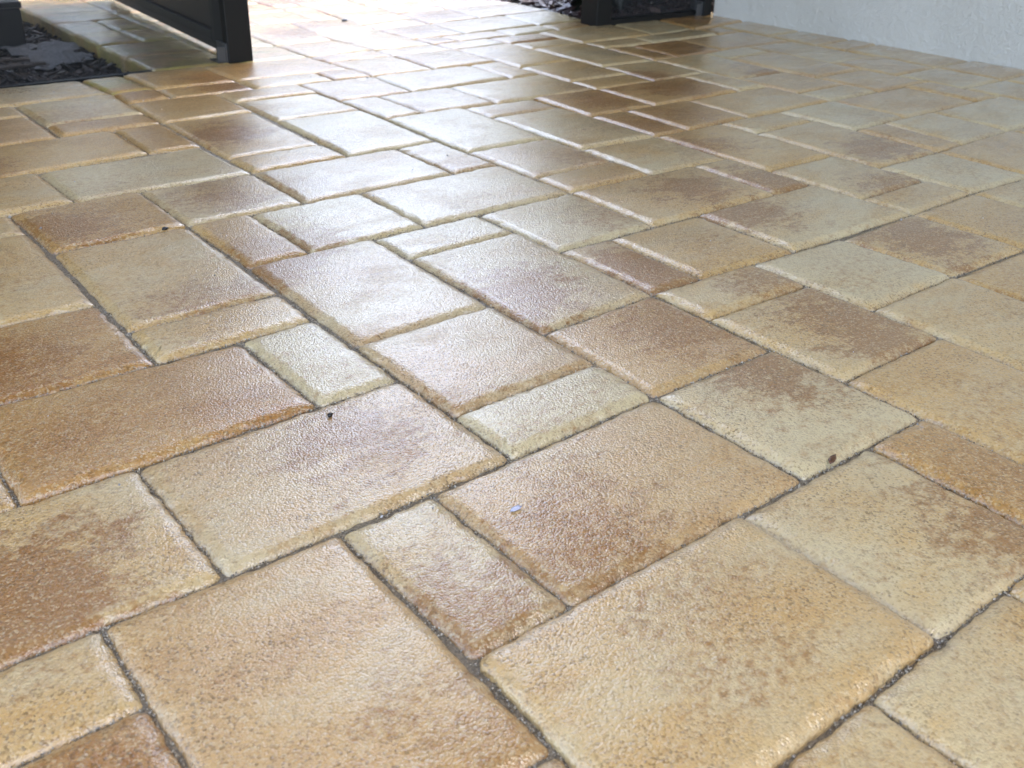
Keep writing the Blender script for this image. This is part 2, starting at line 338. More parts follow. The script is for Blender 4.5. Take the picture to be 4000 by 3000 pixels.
# u0 u1 v0 v1  tone pink stain sx sy   (stain centre as a fraction of the half size, +u and +v)
LAY = """
-1 2 3 5 .42 .45 .55 -.5 .3
-2 1 5 7 .36 .15 .25 .2 -.2
-2 -1 3 5 .22 .1 .55 -.8 .6
-4 -2 3 6 .45 .4 .35 .7 .9
-6 -3 1 3 .30 0 1 .1 .25
-6 -4 3 4 .32 0 .1 0 0
-6 -4 4 6 .55 .3 .5 .5 -.5
-6 -4 -1 1 .4 0 .3 0 0
-4 -1 -1 1 .74 .1 .35 -.6 .2
-4 -2 -3 -1 .70 0 .8 -.6 .2
-3 0 1 3 .30 .4 .6 .35 -.3
-1 0 -1 1 .08 0 .1 0 0
-2 0 -2 -1 .40 0 .1 0 0
-2 0 -5 -2 .36 .1 .45 .1 .9
-4 -2 -6 -3 .42 0 .2 0 0
-4 -2 -7 -6 .40 0 .2 0 0
-2 0 -7 -5 .55 0 .95 -.45 .2
0 2 -3 0 .22 .5 .9 -.75 -.9
0 2 0 2 .30 .6 .3 -.9 .9
2 4 -2 1 .14 .3 .7 -.55 .35
0 2 2 3 .06 0 .15 0 .9
2 4 1 3 .58 .45 .55 .5 0
2 4 3 5 .12 0 .8 .45 -.75
4 6 2 4 .32 0 .85 .35 .05
4 6 1 2 .38 0 .5 .9 .6
4 6 4 7 .46 .1 .2 0 0
3 4 5 7 .64 .1 .4 0 0
1 3 5 7 .22 0 .65 .9 .5
0 2 7 9 .26 0 .15 0 0
-2 0 7 9 .42 0 .2 0 0
6 8 3 6 .34 0 .25 .6 .2
6 8 1 3 .14 0 .2 0 0
8 10 1 3 .36 0 1 .0 -.1
8 10 3 5 .55 .1 .3 0 0
10 12 1 4 .44 0 .3 0 0
4 5 -1 1 .32 .4 .8 .2 .4
5 7 -1 1 .42 0 .3 .1 0
7 10 -1 1 .24 0 .7 -.55 -.55
9 10 -3 -1 .35 0 .9 .1 .4
6 9 -3 -1 .36 .1 .7 .25 .2
4 6 -3 -1 .12 0 .4 .9 .2
3 6 -5 -3 .14 .25 .1 0 0
2 4 -3 -2 .04 0 .15 0 .9
1 3 -5 -3 .10 0 .5 -.95 .5
0 1 -5 -3 .50 .2 .5 -.5 .6
6 8 -6 -4 .26 .55 .4 .7 .7
6 8 -4 -3 .42 .15 .2 .9 .3
8 10 -5 -3 .28 0 .3 .9 .5
8 10 -8 -5 .20 0 .35 .8 .4
10 12 -9 -7 .66 0 .6 .2 .1
10 11 -7 -5 .62 0 .6 .2 .2
11 13 -7 -5 .68 0 .5 -.2 .1
12 15 -9 -7 .68 0 .7 .1 0
13 16 -7 -5 .42 .1 .15 0 0
10 12 -5 -2 .48 0 .6 -.9 -.3
12 14 -5 -4 .32 0 .1 0 0
12 14 -4 -1 .33 .1 .8 .3 .5
10 12 -2 0 .28 0 .6 .2 .9
10 12 0 1 .34 0 .2 0 0
12 14 -1 1 .16 0 .1 0 0
14 16 -5 -3 .10 0 .3 .5 .8
14 15 -3 -1 .50 .3 .3 0 0
15 17 -3 -1 .22 0 .3 .2 .8
14 17 -1 1 .46 .2 .2 0 0
16 19 -5 -3 .42 .35 .1 0 0
19 20 -5 -3 .44 0 .3 0 0
17 20 -3 -1 .20 0 .1 0 0
17 20 -1 1 .30 0 .1 0 0
16 18 -6 -5 .22 0 .2 0 .8
16 18 -8 -6 .42 .35 .2 0 .8
18 20 -7 -5 .46 .35 .2 .8 .8
18 20 -10 -7 .42 .3 .3 0 .9
15 16 -9 -7 .34 0 .2 0 0
14 16 -11 -9 .26 0 .8 -.8 .6
16 18 -11 -8 .32 0 .9 .6 .8
18 20 -11 -10 .12 0 .1 0 0
20 22 -11 -8 .30 .3 .3 -.8 -.8
20 22 -8 -6 .42 .2 .3 0 .7
22 24 -9 -6 .40 0 .3 0 .8
22 24 -10 -9 .45 0 .3 0 .8
22 24 -12 -10 .40 0 .3 0 .8
20 22 -6 -4 .26 0 .2 0 0
22 24 -6 -4 .44 .2 .3 0 0
20 22 -4 -2 .28 0 .2 0 0
22 24 -4 -2 .40 0 .2 0 0
12 14 1 3 .26 0 .2 0 0
2 5 -7 -5 .20 .35 .4 -.9 0
0 2 -7 -5 .26 .15 .55 .1 -.1
-1 2 -9 -7 .08 0 .25 -.5 .8
-3 -1 -9 -7 .38 0 .2 0 0
-2 1 -11 -9 .45 0 .6 -.9 .3
1 2 -11 -9 .58 .1 .3 0 0
2 4 -11 -8 .36 .1 1 -.35 -.1
2 4 -8 -7 .34 0 .2 0 0
0 2 -12 -11 .55 .1 .3 0 0
0 2 -14 -12 .24 0 .4 -.3 .5
-2 0 -13 -11 .60 .1 .3 0 0
-2 0 -14 -13 .40 0 .2 0 0
-1 2 -16 -14 .36 0 .2 0 0
2 3 -16 -14 .55 0 .4 0 0
3 5 -16 -14 .45 0 .6 .5 .6
3 5 -14 -13 .42 0 .7 .6 0
2 3 -14 -13 .50 0 .4 0 0
2 4 -13 -11 .45 0 .2 0 0
4 6 -13 -12 .34 0 .2 0 0
4 6 -12 -10 .20 0 .3 -.9 0
4 6 -10 -7 .14 0 .25 -.9 .5
5 6 -7 -5 .26 .5 .3 0 .9
6 8 -9 -6 .08 0 .15 0 0
6 7 -11 -9 .22 .4 .2 0 0
6 8 -13 -11 .34 .75 .2 0 0
7 9 -11 -9 .26 .5 .2 0 0
8 11 -13 -11 .20 .2 .2 0 0
9 12 -11 -9 .26 .1 .4 .8 .8
8 10 -9 -8 .22 .35 .3 .3 .9
5 8 -16 -14 .50 0 .4 -.3 0
5 7 -14 -13 .30 0 .2 0 0
7 8 -14 -13 .50 0 .4 0 0
8 10 -15 -13 .42 0 .1 0 0
10 12 -15 -13 .48 0 .2 0 0
10 12 -16 -15 .30 0 .1 0 0
11 12 -13 -11 .40 0 .3 0 0
12 14 -15 -12 .36 0 .4 -.2 -.3
12 14 -12 -10 .36 0 .3 .4 .4
12 14 -10 -9 .40 0 .3 .5 0
14 16 -14 -11 .28 0 .3 .7 .2
14 16 -15 -14 .30 0 .2 0 0
16 18 -14 -13 .36 0 .2 0 0
16 17 -13 -11 .58 0 .5 .5 .5
17 19 -13 -11 .78 0 .6 0 0
19 22 -13 -11 .52 .4 .3 -.8 -.8
18 21 -14 -13 .28 0 .2 0 0
19 21 -16 -14 .20 0 .1 0 0
16 19 -16 -14 .34 0 .1 0 0
21 24 -16 -14 .72 0 .5 -.5 0
21 22 -14 -13 .45 0 .4 0 0
22 24 -14 -12 .40 0 .2 0 0
"""
PATH = """
8 10 -18 -16 .20 .1 .3 0 0
6 8 -18 -16 .34 0 .2 0 0
8 10 -21 -18 .28 0 .9 .3 .1
10 12 -19 -16 .22 0 .3 0 0
10 12 -21 -19 .26 .3 .6 -.5 -.3
12 13 -17 -16 .45 0 .4 0 0
13 15 -17 -16 .42 0 .3 0 0
15 17 -17 -16 .22 0 .1 0 0
17 19 -17 -16 .45 0 .5 0 0
12 14 -19 -17 .42 0 .6 0 0
14 17 -19 -17 .28 0 .2 0 0
17 19 -19 -17 .24 0 .1 0 0
12 14 -20 -19 .28 0 .1 0 0
12 14 -22 -20 .22 0 .1 0 0
14 16 -21 -19 .58 .1 .6 0 0
16 19 -21 -19 .30 .7 .1 0 0
14 16 -23 -21 .24 .6 .1 0 0
16 17 -23 -21 .20 0 .1 0 0
17 19 -23 -21 .24 .4 .1 0 0
11 12 -23 -21 .30 .3 .1 0 0
9 11 -23 -21 .34 .5 .1 0 0
6 8 -21 -18 .18 0 .2 0 0
12 14 -24 -22 .32 .8 .1 0 0
"""
def parse(txt):
    return [tuple(float(x) for x in l.split()) for l in txt.strip().split('\n')]
rng = random.Random(7)
def fill(cells, out):                              # tile what is left with the same three sizes
    order = sorted(cells, key=lambda c: (c[1], c[0]))
    free = set(cells)
    for c in order:
        if c not in free: continue
        opts = [(2, 2), (3, 2), (2, 3), (2, 1), (1, 2), (2, 2), (2, 3), (3, 2)]
        rng.shuffle(opts)
        opts += [(2, 1), (1, 2), (1, 1)]
        for w, h in opts:
            blk = [(c[0]+i, c[1]+j) for i in range(w) for j in range(h)]
            if all(b in free for b in blk):
                free -= set(blk)
                out.append((c[0], c[0]+w, c[1], c[1]+h, rng.choice([.12, .25, .3, .36, .42, .5, .62]), rng.choice([0, 0, 0, .3, .5]), rng.choice([.1, .2, .3, .6, .9]), rng.uniform(-.7, .7), rng.uniform(-.7, .7)))
                break
def cells_of(lst):
    s = set()
    for r in lst:
        for i in range(int(r[0]), int(r[1])):
            for j in range(int(r[2]), int(r[3])):
                if (i, j) in s: print('overlap', i, j, r)
                s.add((i, j))
    return s
lay = parse(LAY)
used = cells_of(lay)
extra = []
fill([(i, j) for i in range(-9, 24) for j in range(-16, 12) if (i, j) not in used], extra)
print('explicit', len(lay), 'filled', len(extra))
patio_list = lay + extra
path = parse(PATH)
usedp = cells_of(path)
pextra = []
fill([(i, j) for i in range(4, 19) for j in range(-31, -16) if (i, j) not in usedp and not (i < 6 and j > -17)], pextra)
path_list = path + pextra
print('patio', len(patio_list), 'path', len(path_list))

CAMUV = (-5.34, 9.51)
def paver_mesh(q, gap, step, rg, lean=0.0):
    """q: four world XY corners, counter-clockwise. Rounded, worn, bevelled block; origin at its centre."""
    cx = sum(p[0] for p in q)/4; cy = sum(p[1] for p in q)/4
    Q = [Vector((p[0]-cx, p[1]-cy)) for p in q]
    def inset(g):
        ins = []
        for i in range(4):
            a, b, c = Q[i-1], Q[i], Q[(i+1) % 4]
            e1 = (b-a).normalized(); e2 = (c-b).normalized()
            n1 = Vector((-e1.y, e1.x)); n2 = Vector((-e2.y, e2.x))
            ins.append(b+(n1+n2)*(g/(1+n1.dot(n2))))
        return ins
    rad0 = 0.0045+rg.random()*0.003
    counts = [max(1, int((Q[(i+1) % 4]-Q[i]).length/step)) for i in range(4)]
    def outline(d):
        ins = inset(gap+d); rad = rad0+0.35*d
        out = []
        for i in range(4):
            a, b, c = ins[i-1], ins[i], ins[(i+1) % 4]
            e1 = (b-a).normalized(); e2 = (c-b).normalized()
            p0 = b-e1*rad; p2 = b+e2*rad
            for k in range(5):                     # rounded corner
                t = k/4
                out.append((p0*(1-t)**2+b*(2*t*(1-t))+p2*t*t, (e1*(1-t)+e2*t).normalized()))
            nxt = c-e2*rad
            for k in range(1, counts[i]):
                out.append((p2+(nxt-p2)*(k/counts[i]), e2))
        return out
    pts = outline(0)
    n = len(pts)
    # smooth loop noises
    def loop(amp, waves):
        a = np.zeros(n); th = np.arange(n)/n*2*math.pi
        for w in waves:
            a += amp/math.sqrt(len(waves))*np.sin(w*th+rg.random()*6.28)*(0.6+0.8*rg.random())
        return a
    j0 = loop(0.0006, (7, 13, 19, 29, 37)); j1 = loop(0.0013, (5, 9, 14, 21, 33)); jz = loop(0.0004, (6, 11, 23))
    rough = [rg.gauss(0, 0.00026) for _ in range(n)]
    for _ in range(rg.choice([0, 1, 2, 3])):       # chipped spots on the arris
        c0 = rg.randrange(n); wd = rg.uniform(0.004, 0.010); dp = rg.uniform(0.0006, 0.0022)
        for i in range(n):
            k = min(abs(i-c0), n-abs(i-c0))*step/wd
            if k < 1: j0[i] += dp*(1-k*k)*rg.uniform(0.7, 1.1)
    prof = [(0.0, -0.058, 0, 0), (0.0, -0.0085, 1, 0), (0.0001, -0.0062, 1, .3), (0.0005, -0.0048, 1, .6), (0.0015, -0.0035, 1, .8), (0.0038, -0.0021, .6, 1), (0.0066, -0.0009, 0, 1), (0.0090, -0.0002, 0, 1), (0.0116, 0.0, 0, 1)]
    verts = []; faces = []
    for (d, z, ka, kb) in prof:
        for i, (p, t) in enumerate(outline(d)):
            nn = Vector((-t.y, t.x))
            dd = ka*(j0[i]+rough[i])+(kb*j1[i] if d > 0.002 else 0)*min(1, d/0.008)
            pp = p+nn*dd
            zz = z+(jz[i]*(1-kb*0.5)+rough[i]*0.8 if -0.02 < z < -0.0015 else 0)
            verts.append((pp.x, pp.y, zz))
    for r in range(len(prof)-1):
        for i in range(n):
            k = (i+1) % n
            faces.append((r*n+i, r*n+k, (r+1)*n+k, (r+1)*n+i))
    faces.append(tuple((len(prof)-1)*n+i for i in range(n)))
    m = pydata('paver', verts, faces, True)
    m.materials.append(M_paver)
    return m, cx, cy

def lay_pavers(lst, parent, rg, do_warp=True):
    quads = []
    for r in lst:
        u0, u1, v0, v1, tone, pink, st, sx, sy = r
        cs = [(u0, v1), (u1, v1), (u1, v0), (u0, v0)]   # counter-clockwise in world
        if do_warp: cs = [warp(*c) for c in cs]
        if parent is path_o: cs = [(3.75+(a-4)*0.5 if a < 4.5 else a, b) for a, b in cs]
        q = [(S*a, -S*b) for a, b in cs]
        quads.append((q, r))
        cu, cv = (u0+u1)/2, (v0+v1)/2
        d = math.hypot(cu-CAMUV[0], cv-CAMUV[1])
        step = 0.0035 if d < 12 else (0.006 if d < 20 else 0.011)
        m, cx, cy = paver_mesh(q, 0.0001+rg.random()*0.0008, step, rg)
        o = bpy.data.objects.new('paver', m)
        col.objects.link(o)
        o.parent = parent
        dz = rg.gauss(0, 0.0006)
        if (u0, v0) == (-2, 5): dz = 0.0028
        if (u0, v0) == (0, 0): dz = 0.0012
        if (u0, v0) == (0, 2): dz = 0.0012
        o.location = (cx, cy, dz)
        o.rotation_euler = (rg.gauss(0, 0.0045), rg.gauss(0, 0.0045), 0)
        if (parent is path_o and u0 < 7) or (u0, v0) == (2, -16): o['yellow_green'] = 0.55
        o['tone'] = float(tone); o['pink'] = float(pink); o['stain'] = float(st)
        o['stain_x'] = float(sx*(u1-u0)/2*S); o['stain_y'] = float(-sy*(v1-v0)/2*S)
    return quads

def bed(name, u0, u1, v0, v1, z):
    a, b = W(u0, v1), W(u1, v0)
    o = MB().box((a.x, a.y, -0.09), (b.x, b.y, z)).build(name, M_bed)
    return tag(o, kind='structure')
patio = bed('patio', -26, 23.75, -15.85, 26, -0.0054)
path_o = bed('path', 4.1, 18.7, -44, -16.7, -0.0075)
rgp = random.Random(11)
pq = lay_pavers(patio_list, patio, rgp)
lay_pavers(path_list, path_o, rgp)

# outer paving, out of the picture, joined
def plain_field(name, cells, parent, seed):
    out = []; fill(cells, out)
    bm = bmesh.new(); rr = random.Random(seed)
    for r in out:
        a, b = W(r[0], r[3]), W(r[1], r[2])
        g = 0.0024
        rings = [(g, -0.05), (g, -0.007), (g+0.004, -0.002), (g+0.012, 0)]
        dz = rr.gauss(0, 0.0006); prev = None
        for d, z in rings:
            ring = [bm.verts.new((x, y, z+dz)) for x, y in ((a.x+d, a.y+d), (b.x-d, a.y+d), (b.x-d, b.y-d), (a.x+d, b.y-d))]
            if prev:
                for i in range(4): bm.faces.new((prev[i], prev[(i+1) % 4], ring[(i+1) % 4], ring[i]))
            prev = ring
        bm.faces.new(prev)
    m = bpy.data.meshes.new(name); bm.to_mesh(m); bm.free()
    o = link(name, m, M_paver, parent); o['kind'] = 'stuff'; o['tone'] = .4; o['pink'] = .1; o['stain'] = 0.0; o['stain_x'] = 0.0; o['stain_y'] = 0.0
    return o
rng = random.Random(3)
plain_field('outer_pavers', [(i, j) for i in range(-26, 24) for j in range(-16, 26) if not (-9 <= i < 24 and -16 <= j < 12)], patio, 5)
plain_field('outer_pavers', [(i, j) for i in range(4, 19) for j in range(-44, -31)], path_o, 6)

# loose sand grains in and beside the joints near the camera
def blobs(name, centres, sizes, mat, parent, rg, squash=(1, 1, 1)):
    base = np.array([(1, 0, 0), (-1, 0, 0), (0, 1, 0), (0, -1, 0), (0, 0, 1), (0, 0, -1)], float)
    tri = np.array([(0, 2, 4), (2, 1, 4), (1, 3, 4), (3, 0, 4), (2, 0, 5), (1, 2, 5), (3, 1, 5), (0, 3, 5)])
    n = len(centres)
    r = np.random.RandomState(rg)
    A = r.normal(size=(n, 3, 3)); Qm = np.linalg.qr(A)[0]
    sc = sizes[:, None]*np.array(squash)*r.uniform(0.6, 1.3, (n, 3))
    V = (base[None]*r.uniform(0.7, 1.25, (n, 6, 1))*sc[:, None, :])@Qm
    V = V+centres[:, None, :]
    F = (tri[None]+(np.arange(n)*6)[:, None, None]).reshape(-1, 3)
    m = bpy.data.meshes.new(name)
    m.from_pydata(V.reshape(-1, 3).tolist(), [], F.tolist()); m.update()
    o = link(name, m, mat, parent)
    return o
rn = np.random.RandomState(4)
C_ = []; Z_ = []
for q, r in pq:
    cu, cv = (r[0]+r[1])/2, (r[2]+r[3])/2
    d = math.hypot(cu-CAMUV[0], cv-CAMUV[1])
    if d > 24: continue
    dens = 1500 if d < 12 else (800 if d < 18 else 400)
    for i in range(4):
        a = np.array(q[i]); b = np.array(q[(i+1) % 4]); ln = np.linalg.norm(b-a)
        k = int(ln*dens)
        # sand lies in patches along a joint
        t = rn.uniform(0, 1, k)
        ph = rn.uniform(0, 6.28, 3)
        keep = (np.sin(t*ln*55+ph[0])+np.sin(t*ln*131+ph[1])+rn.normal(0, .7, k)) > -0.5
        t = t[keep]; k = len(t)
        nrm = np.array([-(b-a)[1], (b-a)[0]])/ln
        p = a+np.outer(t, b-a)+np.outer(rn.normal(0, 0.0010, k), nrm)
        C_.append(np.column_stack([p, rn.uniform(-0.0060, -0.0034, k)])); Z_.append(rn.gamma(4, 0.00010, k)+0.00025)
C_ = np.concatenate(C_); Z_ = np.concatenate(Z_)
tag(blobs('joint_sand', C_, Z_, M_grain, patio, 5), kind='stuff')
# a few crumbs kicked up onto the faces
k = 150
uv = np.column_stack([rn.uniform(-5, 12, k), rn.uniform(-15, 7, k)])
uv[:50] = np.column_stack([rn.uniform(-1, 3, 50), rn.uniform(-16, -13, 50)])
C2 = np.column_stack([uv[:, 0]*S, -uv[:, 1]*S, np.full(k, 0.0003)])
tag(blobs('sand_crumbs', C2, rn.gamma(3, 0.00022, k)+0.0003, M_sandy, patio, 6), kind='stuff')

# ---------------------------------------------------------------- house with the stucco wall on the right
hx0, hx1 = 23.30, 24.35                             # the wall runs a touch askew to the paving
A_ = W(hx0, -15.25); B_ = W(hx1, 5.0)
dirw = (B_-A_).normalized(); nrmw = Vector((-dirw.y, dirw.x, 0))
if nrmw.x < 0: nrmw = -nrmw
far_end = A_+dirw*9.0
house = empty('house', (A_.x, A_.y, 0))
tag(house, 'pale grey stucco house wall along the right edge of the patio', 'house')
def slab(pts2, z0, z1):
    bm = bmesh.new()
    lo = [bm.verts.new((p.x, p.y, z0)) for p in pts2]; hi = [bm.verts.new((p.x, p.y, z1)) for p in pts2]
    n = len(pts2)
    bm.faces.new(lo); bm.faces.new(hi)
    for i in range(n): bm.faces.new((lo[i], lo[(i+1) % n], hi[(i+1) % n], hi[i]))
    mb = MB(); mb.bm.free(); mb.bm = bm
    return mb
slab([A_, far_end, far_end+nrmw*7, A_+nrmw*7], -0.09, 3.85).build('wall', M_stucco, house, 0.004, 2)  # unseen upper wall raised so the house shades the patio
slab([A_-nrmw*0.35-dirw*0.05, far_end-nrmw*0.35, far_end+nrmw*7, A_+nrmw*7-dirw*0.05], 3.853, 4.03).build('fascia', simple('fascia_paint', (0.55, 0.55, 0.53), 0.5), house)
M_ceil = simple('ceiling_paint', (0.17, 0.165, 0.155), 0.6, 200, 0.05)
ca, cb = W(-13, 14), W(23.2, -22.5)
MB().box((ca.x, ca.y, 2.52), (cb.x, cb.y, 2.62)).build('porch_ceiling', M_ceil, house)  # unseen; extended past the screen wall to cut light on the path
bm = bmesh.new()
e = [A_-nrmw*0.36-dirw*0.06, far_end-nrmw*0.36, far_end+nrmw*7, A_+nrmw*7-dirw*0.06]
b4 = [bm.verts.new((p.x, p.y, 4.034)) for p in e]
r2 = [bm.verts.new((p.x, p.y, 5.4)) for p in (A_+nrmw*3.5+dirw*3, far_end+nrmw*3.5)]
bm.faces.new(b4); bm.faces.new((b4[0], b4[1], r2[1], r2[0])); bm.faces.new((b4[2], b4[3], r2[0], r2[1])); bm.faces.new((b4[3], b4[0], r2[0])); bm.faces.new((b4[1], b4[2], r2[1]))
mb = MB(); mb.bm.free(); mb.bm = bm; mb.build('roof', M_roof, house)

# ---------------------------------------------------------------- screen walls
def wires(name, p0, p1, z0, z1, pitch, r, parent):
    d = (p1-p0); ln = d.length; d.normalize(); nn = Vector((-d.y, d.x, 0))
    V = []; F = []
    def bar(a, b, s, t):
        k = len(V)
        for p in (a, b):
            V.extend([p+s*r, p+t*r, p-s*r, p-t*r])
        for i in range(4): F.append((k+i, k+(i+1) % 4, k+4+(i+1) % 4, k+4+i))
    z = z0
    while z < z1:
        bar(p0+Vector((0, 0, z)), p1+Vector((0, 0, z)), Vector((0, 0, 1)), nn); z += pitch
    x = 0
    while x < ln:
        bar(p0+d*x+Vector((0, 0, z0)), p0+d*x+Vector((0, 0, z1)), d, nn); x += pitch
    m = pydata(name, V, F)
    o = link(name, m, M_wire, parent); o.location = -parent.location
    tag(o, kind='stuff')
    return o
H = 2.3
def post(u0, u1, v0, v1, parent, name='post'):
    a, b = W(u0, v1), W(u1, v0)
    return MB().box((a.x, a.y, -0.002), (b.x, b.y, H)).build(name, M_bronze, parent, 0.0022, 3)
def clip(parent, u, v, side):                       # cast foot clip beside a post
    a = W(u, v)
    mb = MB()
    mb.box((a.x-0.003, a.y, 0.0), (a.x, a.y+0.044, 0.036))
    mb.box((a.x-0.020, a.y+0.002, 0.0), (a.x-0.0031, a.y+0.042, 0.003))
    mb.box((a.x-0.020, a.y+0.002, 0.0031), (a.x-0.0031, a.y+0.005, 0.030))
    o = mb.build('foot_clip', M_clip, parent, 0.0006, 1)
    s = MB()
    for k in range(2):
        s.cyl((a.x-0.003, a.y+0.014+0.016*k, 0.022), (-1, 0, 0), 0.0032, 0.002, 12)
    s.build('screw', M_clip, o)
    o2 = bpy.data.objects[-1] if False else None
    return o

sl = empty('screen_wall', W(5.72, -16.35))
tag(sl, 'dark bronze screen panel with thick corner post beside the mulch bed on the left', 'screen wall')
post(5.72, 6.39, -16.73, -15.94, sl)
a, b = W(-26, -16.10), W(5.715, -16.30)
MB().box((a.x, a.y, -0.03), (b.x, b.y, -0.003)).build('bottom_channel', M_bronze, sl, 0.001, 1)
MB().box((a.x, a.y, 0.90), (b.x, b.y, 0.95)).build('chair_rail', M_bronze, sl, 0.001, 1)
MB().box((a.x, a.y, H-0.05), (b.x, b.y, H)).build('top_rail', M_bronze, sl, 0.001, 1)
p0, p1 = W(-26, -16.2), W(5.715, -16.2)
wires('screen_mesh', p0, p1, -0.003, H-0.05, 0.0018, 0.00021, sl)
clip(sl, 5.72, -15.98, -1)

sr = empty('screen_wall', W(18.4, -16.0))
tag(sr, 'dark bronze screen panel between its square post and the stucco house wall', 'screen wall')
post(18.08, 18.72, -16.30, -15.52, sr)
post(22.88, 23.29, -15.95, -15.30, sr)
a, b = W(18.725, -15.50), W(22.875, -15.90)
MB().box((a.x, a.y, -0.004), (b.x, b.y, 0.012)).build('bottom_channel', M_bronze, sr, 0.001, 1)
MB().box((a.x, a.y, 0.90), (b.x, b.y, 0.95)).build('chair_rail', M_bronze, sr, 0.001, 1)
a2, b2 = W(5.8, -16.0), W(23.2, -16.5)
MB().box((a2.x, a2.y, H+0.003), (b2.x, b2.y, H+0.05)).build('top_rail', M_bronze, sr, 0.001, 1)
wires('screen_mesh', W(18.725, -15.72), W(22.875, -15.72), 0.012, H-0.05, 0.0018, 0.00021, sr)
clip(sr, 22.88, -15.36, -1)

# ---------------------------------------------------------------- the open screen door
hinge = W(5.98, -16.80); tip = W(6.78, -27.6)
dd = (tip-hinge); dl = dd.length; ang = math.atan2(dd.y, dd.x)
door = empty('screen_door', hinge)
door.rotation_euler = (0, 0, ang)
tag(door, 'open dark bronze screen door with kick panel, hinged on the left post', 'door')
def dbox(name, x0, x1, y0, y1, z0, z1, mat, bev=0.001, parent=None):
    mb = MB().box((x0, y0, z0), (x1, y1, z1))
    o = mb.build(name, mat, None, bev, 2)
    o.parent = parent or door
    return o
zb = 0.023
dbox('door_sweep', 0.006, dl-0.006, -0.004, 0.004, zb-0.014, zb+0.003, M_rubber)
rail = dbox('bottom_rail', 0.028, dl-0.028, -0.0125, 0.0125, zb+0.0031, zb+0.024, M_bronze, 0.003)
dbox('rail_lip', 0.028, dl-0.028, -0.0155, -0.0126, zb+0.018, zb+0.023, M_clip, 0.0008, rail)
dbox('stile', 0.002, 0.0275, -0.0125, 0.0125, zb, 2.08, M_bronze)
dbox('stile', dl-0.0275, dl, -0.0125, 0.0125, zb, 2.08, M_bronze)
kick = dbox('kick_panel', 0.028, dl-0.028, -0.004, 0.004, zb+0.0245, 0.62, M_bronze2)
for i in range(24):                                  # pressed ribs
    z = zb+0.04+i*0.0235
    dbox('rib', 0.029, dl-0.029, -0.0062, -0.00405, z, z+0.004, M_bronze2, 0.0008, kick)
for i in range(7):
    c = MB().cyl((0.10+i*0.105, -0.0041, zb+0.036), (0, -1, 0), 0.0042, 0.0026, 14)
    o = c.build('rivet', M_rubber, None); o.parent = kick
dbox('middle_rail', 0.028, dl-0.028, -0.0125, 0.0125, 0.6205, 0.66, M_bronze)
dbox('top_rail', 0.028, dl-0.028, -0.0125, 0.0125, 2.03, 2.08, M_bronze)
wm = wires('screen_mesh', Vector((0.028, 0, 0)), Vector((dl-0.028, 0, 0)), 0.66, 2.03, 0.0018, 0.00021, door)
wm.location = (0, 0, 0)

# ---------------------------------------------------------------- planting beds
def chips(name, region, n, lmin, lmax, mat, seed, z0, zs, label, cat=None):
    r = np.random.RandomState(seed)
    V = []; F = []
    base = np.array([(x, y, z) for x in (-1, 1) for y in (-1, 1) for z in (-1, 1)], float)
    fc = [(0, 1, 3, 2), (4, 6, 7, 5), (0, 4, 5, 1), (2, 3, 7, 6), (0, 2, 6, 4), (1, 5, 7, 3)]
    for i in range(n):
        while True:
            u = r.uniform(region[0], region[1]); v = r.uniform(region[2], region[3])
            if region[4] is None or region[4](u, v): break
        ln = r.uniform(lmin, lmax); wd = ln*r.uniform(0.2, 0.5); th = r.uniform(0.0015, 0.005)
        b = base*np.array([ln/2, wd/2, th/2]); b *= r.uniform(0.7, 1.15, (8, 3))
        a = r.uniform(0, 6.28); t = r.normal(0, 0.35); t2 = r.normal(0, 0.35)
        Rz = np.array([[math.cos(a), -math.sin(a), 0], [math.sin(a), math.cos(a), 0], [0, 0, 1]])
        Rx = np.array([[1, 0, 0], [0, math.cos(t), -math.sin(t)], [0, math.sin(t), math.cos(t)]])
        Ry = np.array([[math.cos(t2), 0, math.sin(t2)], [0, 1, 0], [-math.sin(t2), 0, math.cos(t2)]])
        b = b@(Rz@Rx@Ry).T+np.array([u*S, -v*S, z0+r.uniform(0, zs)])
        k = len(V); V.extend(b.tolist()); F.extend([tuple(k+j for j in f) for f in fc])
    o = link(name, pydata(name, V, F), mat)
    return tag(o, label, cat, kind='stuff')
a, b = W(-26, -16.55), W(3.93, -44)
tag(MB().box((a.x, a.y, -0.085), (b.x, b.y, -0.034)).build('soil', M_soil), kind='structure')
a, b = W(18.83, -16.35), W(50, -44)
tag(MB().box((a.x, a.y, -0.085), (b.x, b.y, -0.026)).build('soil', M_soil), kind='structure')
chips('mulch', (-14, 3.9, -34, -16.55, None), 7000, 0.008, 0.030, M_mulch, 21, -0.036, 0.013, 'dark wet wood mulch in the bed behind the left screen', 'mulch')
chips('mulch', (18.9, 34, -32, -16.4, None), 4200, 0.014, 0.045, M_mulch2, 22, -0.026, 0.024, 'reddish brown bark mulch beyond the right side of the path', 'mulch')
# pale sand spilt along the path edge
r = np.random.RandomState(8); k = 2600
uu = 18.85+np.abs(r.normal(0, 0.45, k)); vv = r.uniform(-24, -16.5, k)
tag(blobs('loose_sand', np.column_stack([uu*S, -vv*S, -0.022+r.uniform(0, 0.016, k)*np.exp(-(uu-18.85)*1.2)]), r.gamma(3, 0.0006, k)+0.0006, M_sandy, None, 9), 'pale loose sand along the edge of the path by the mulch', 'sand', kind='stuff')

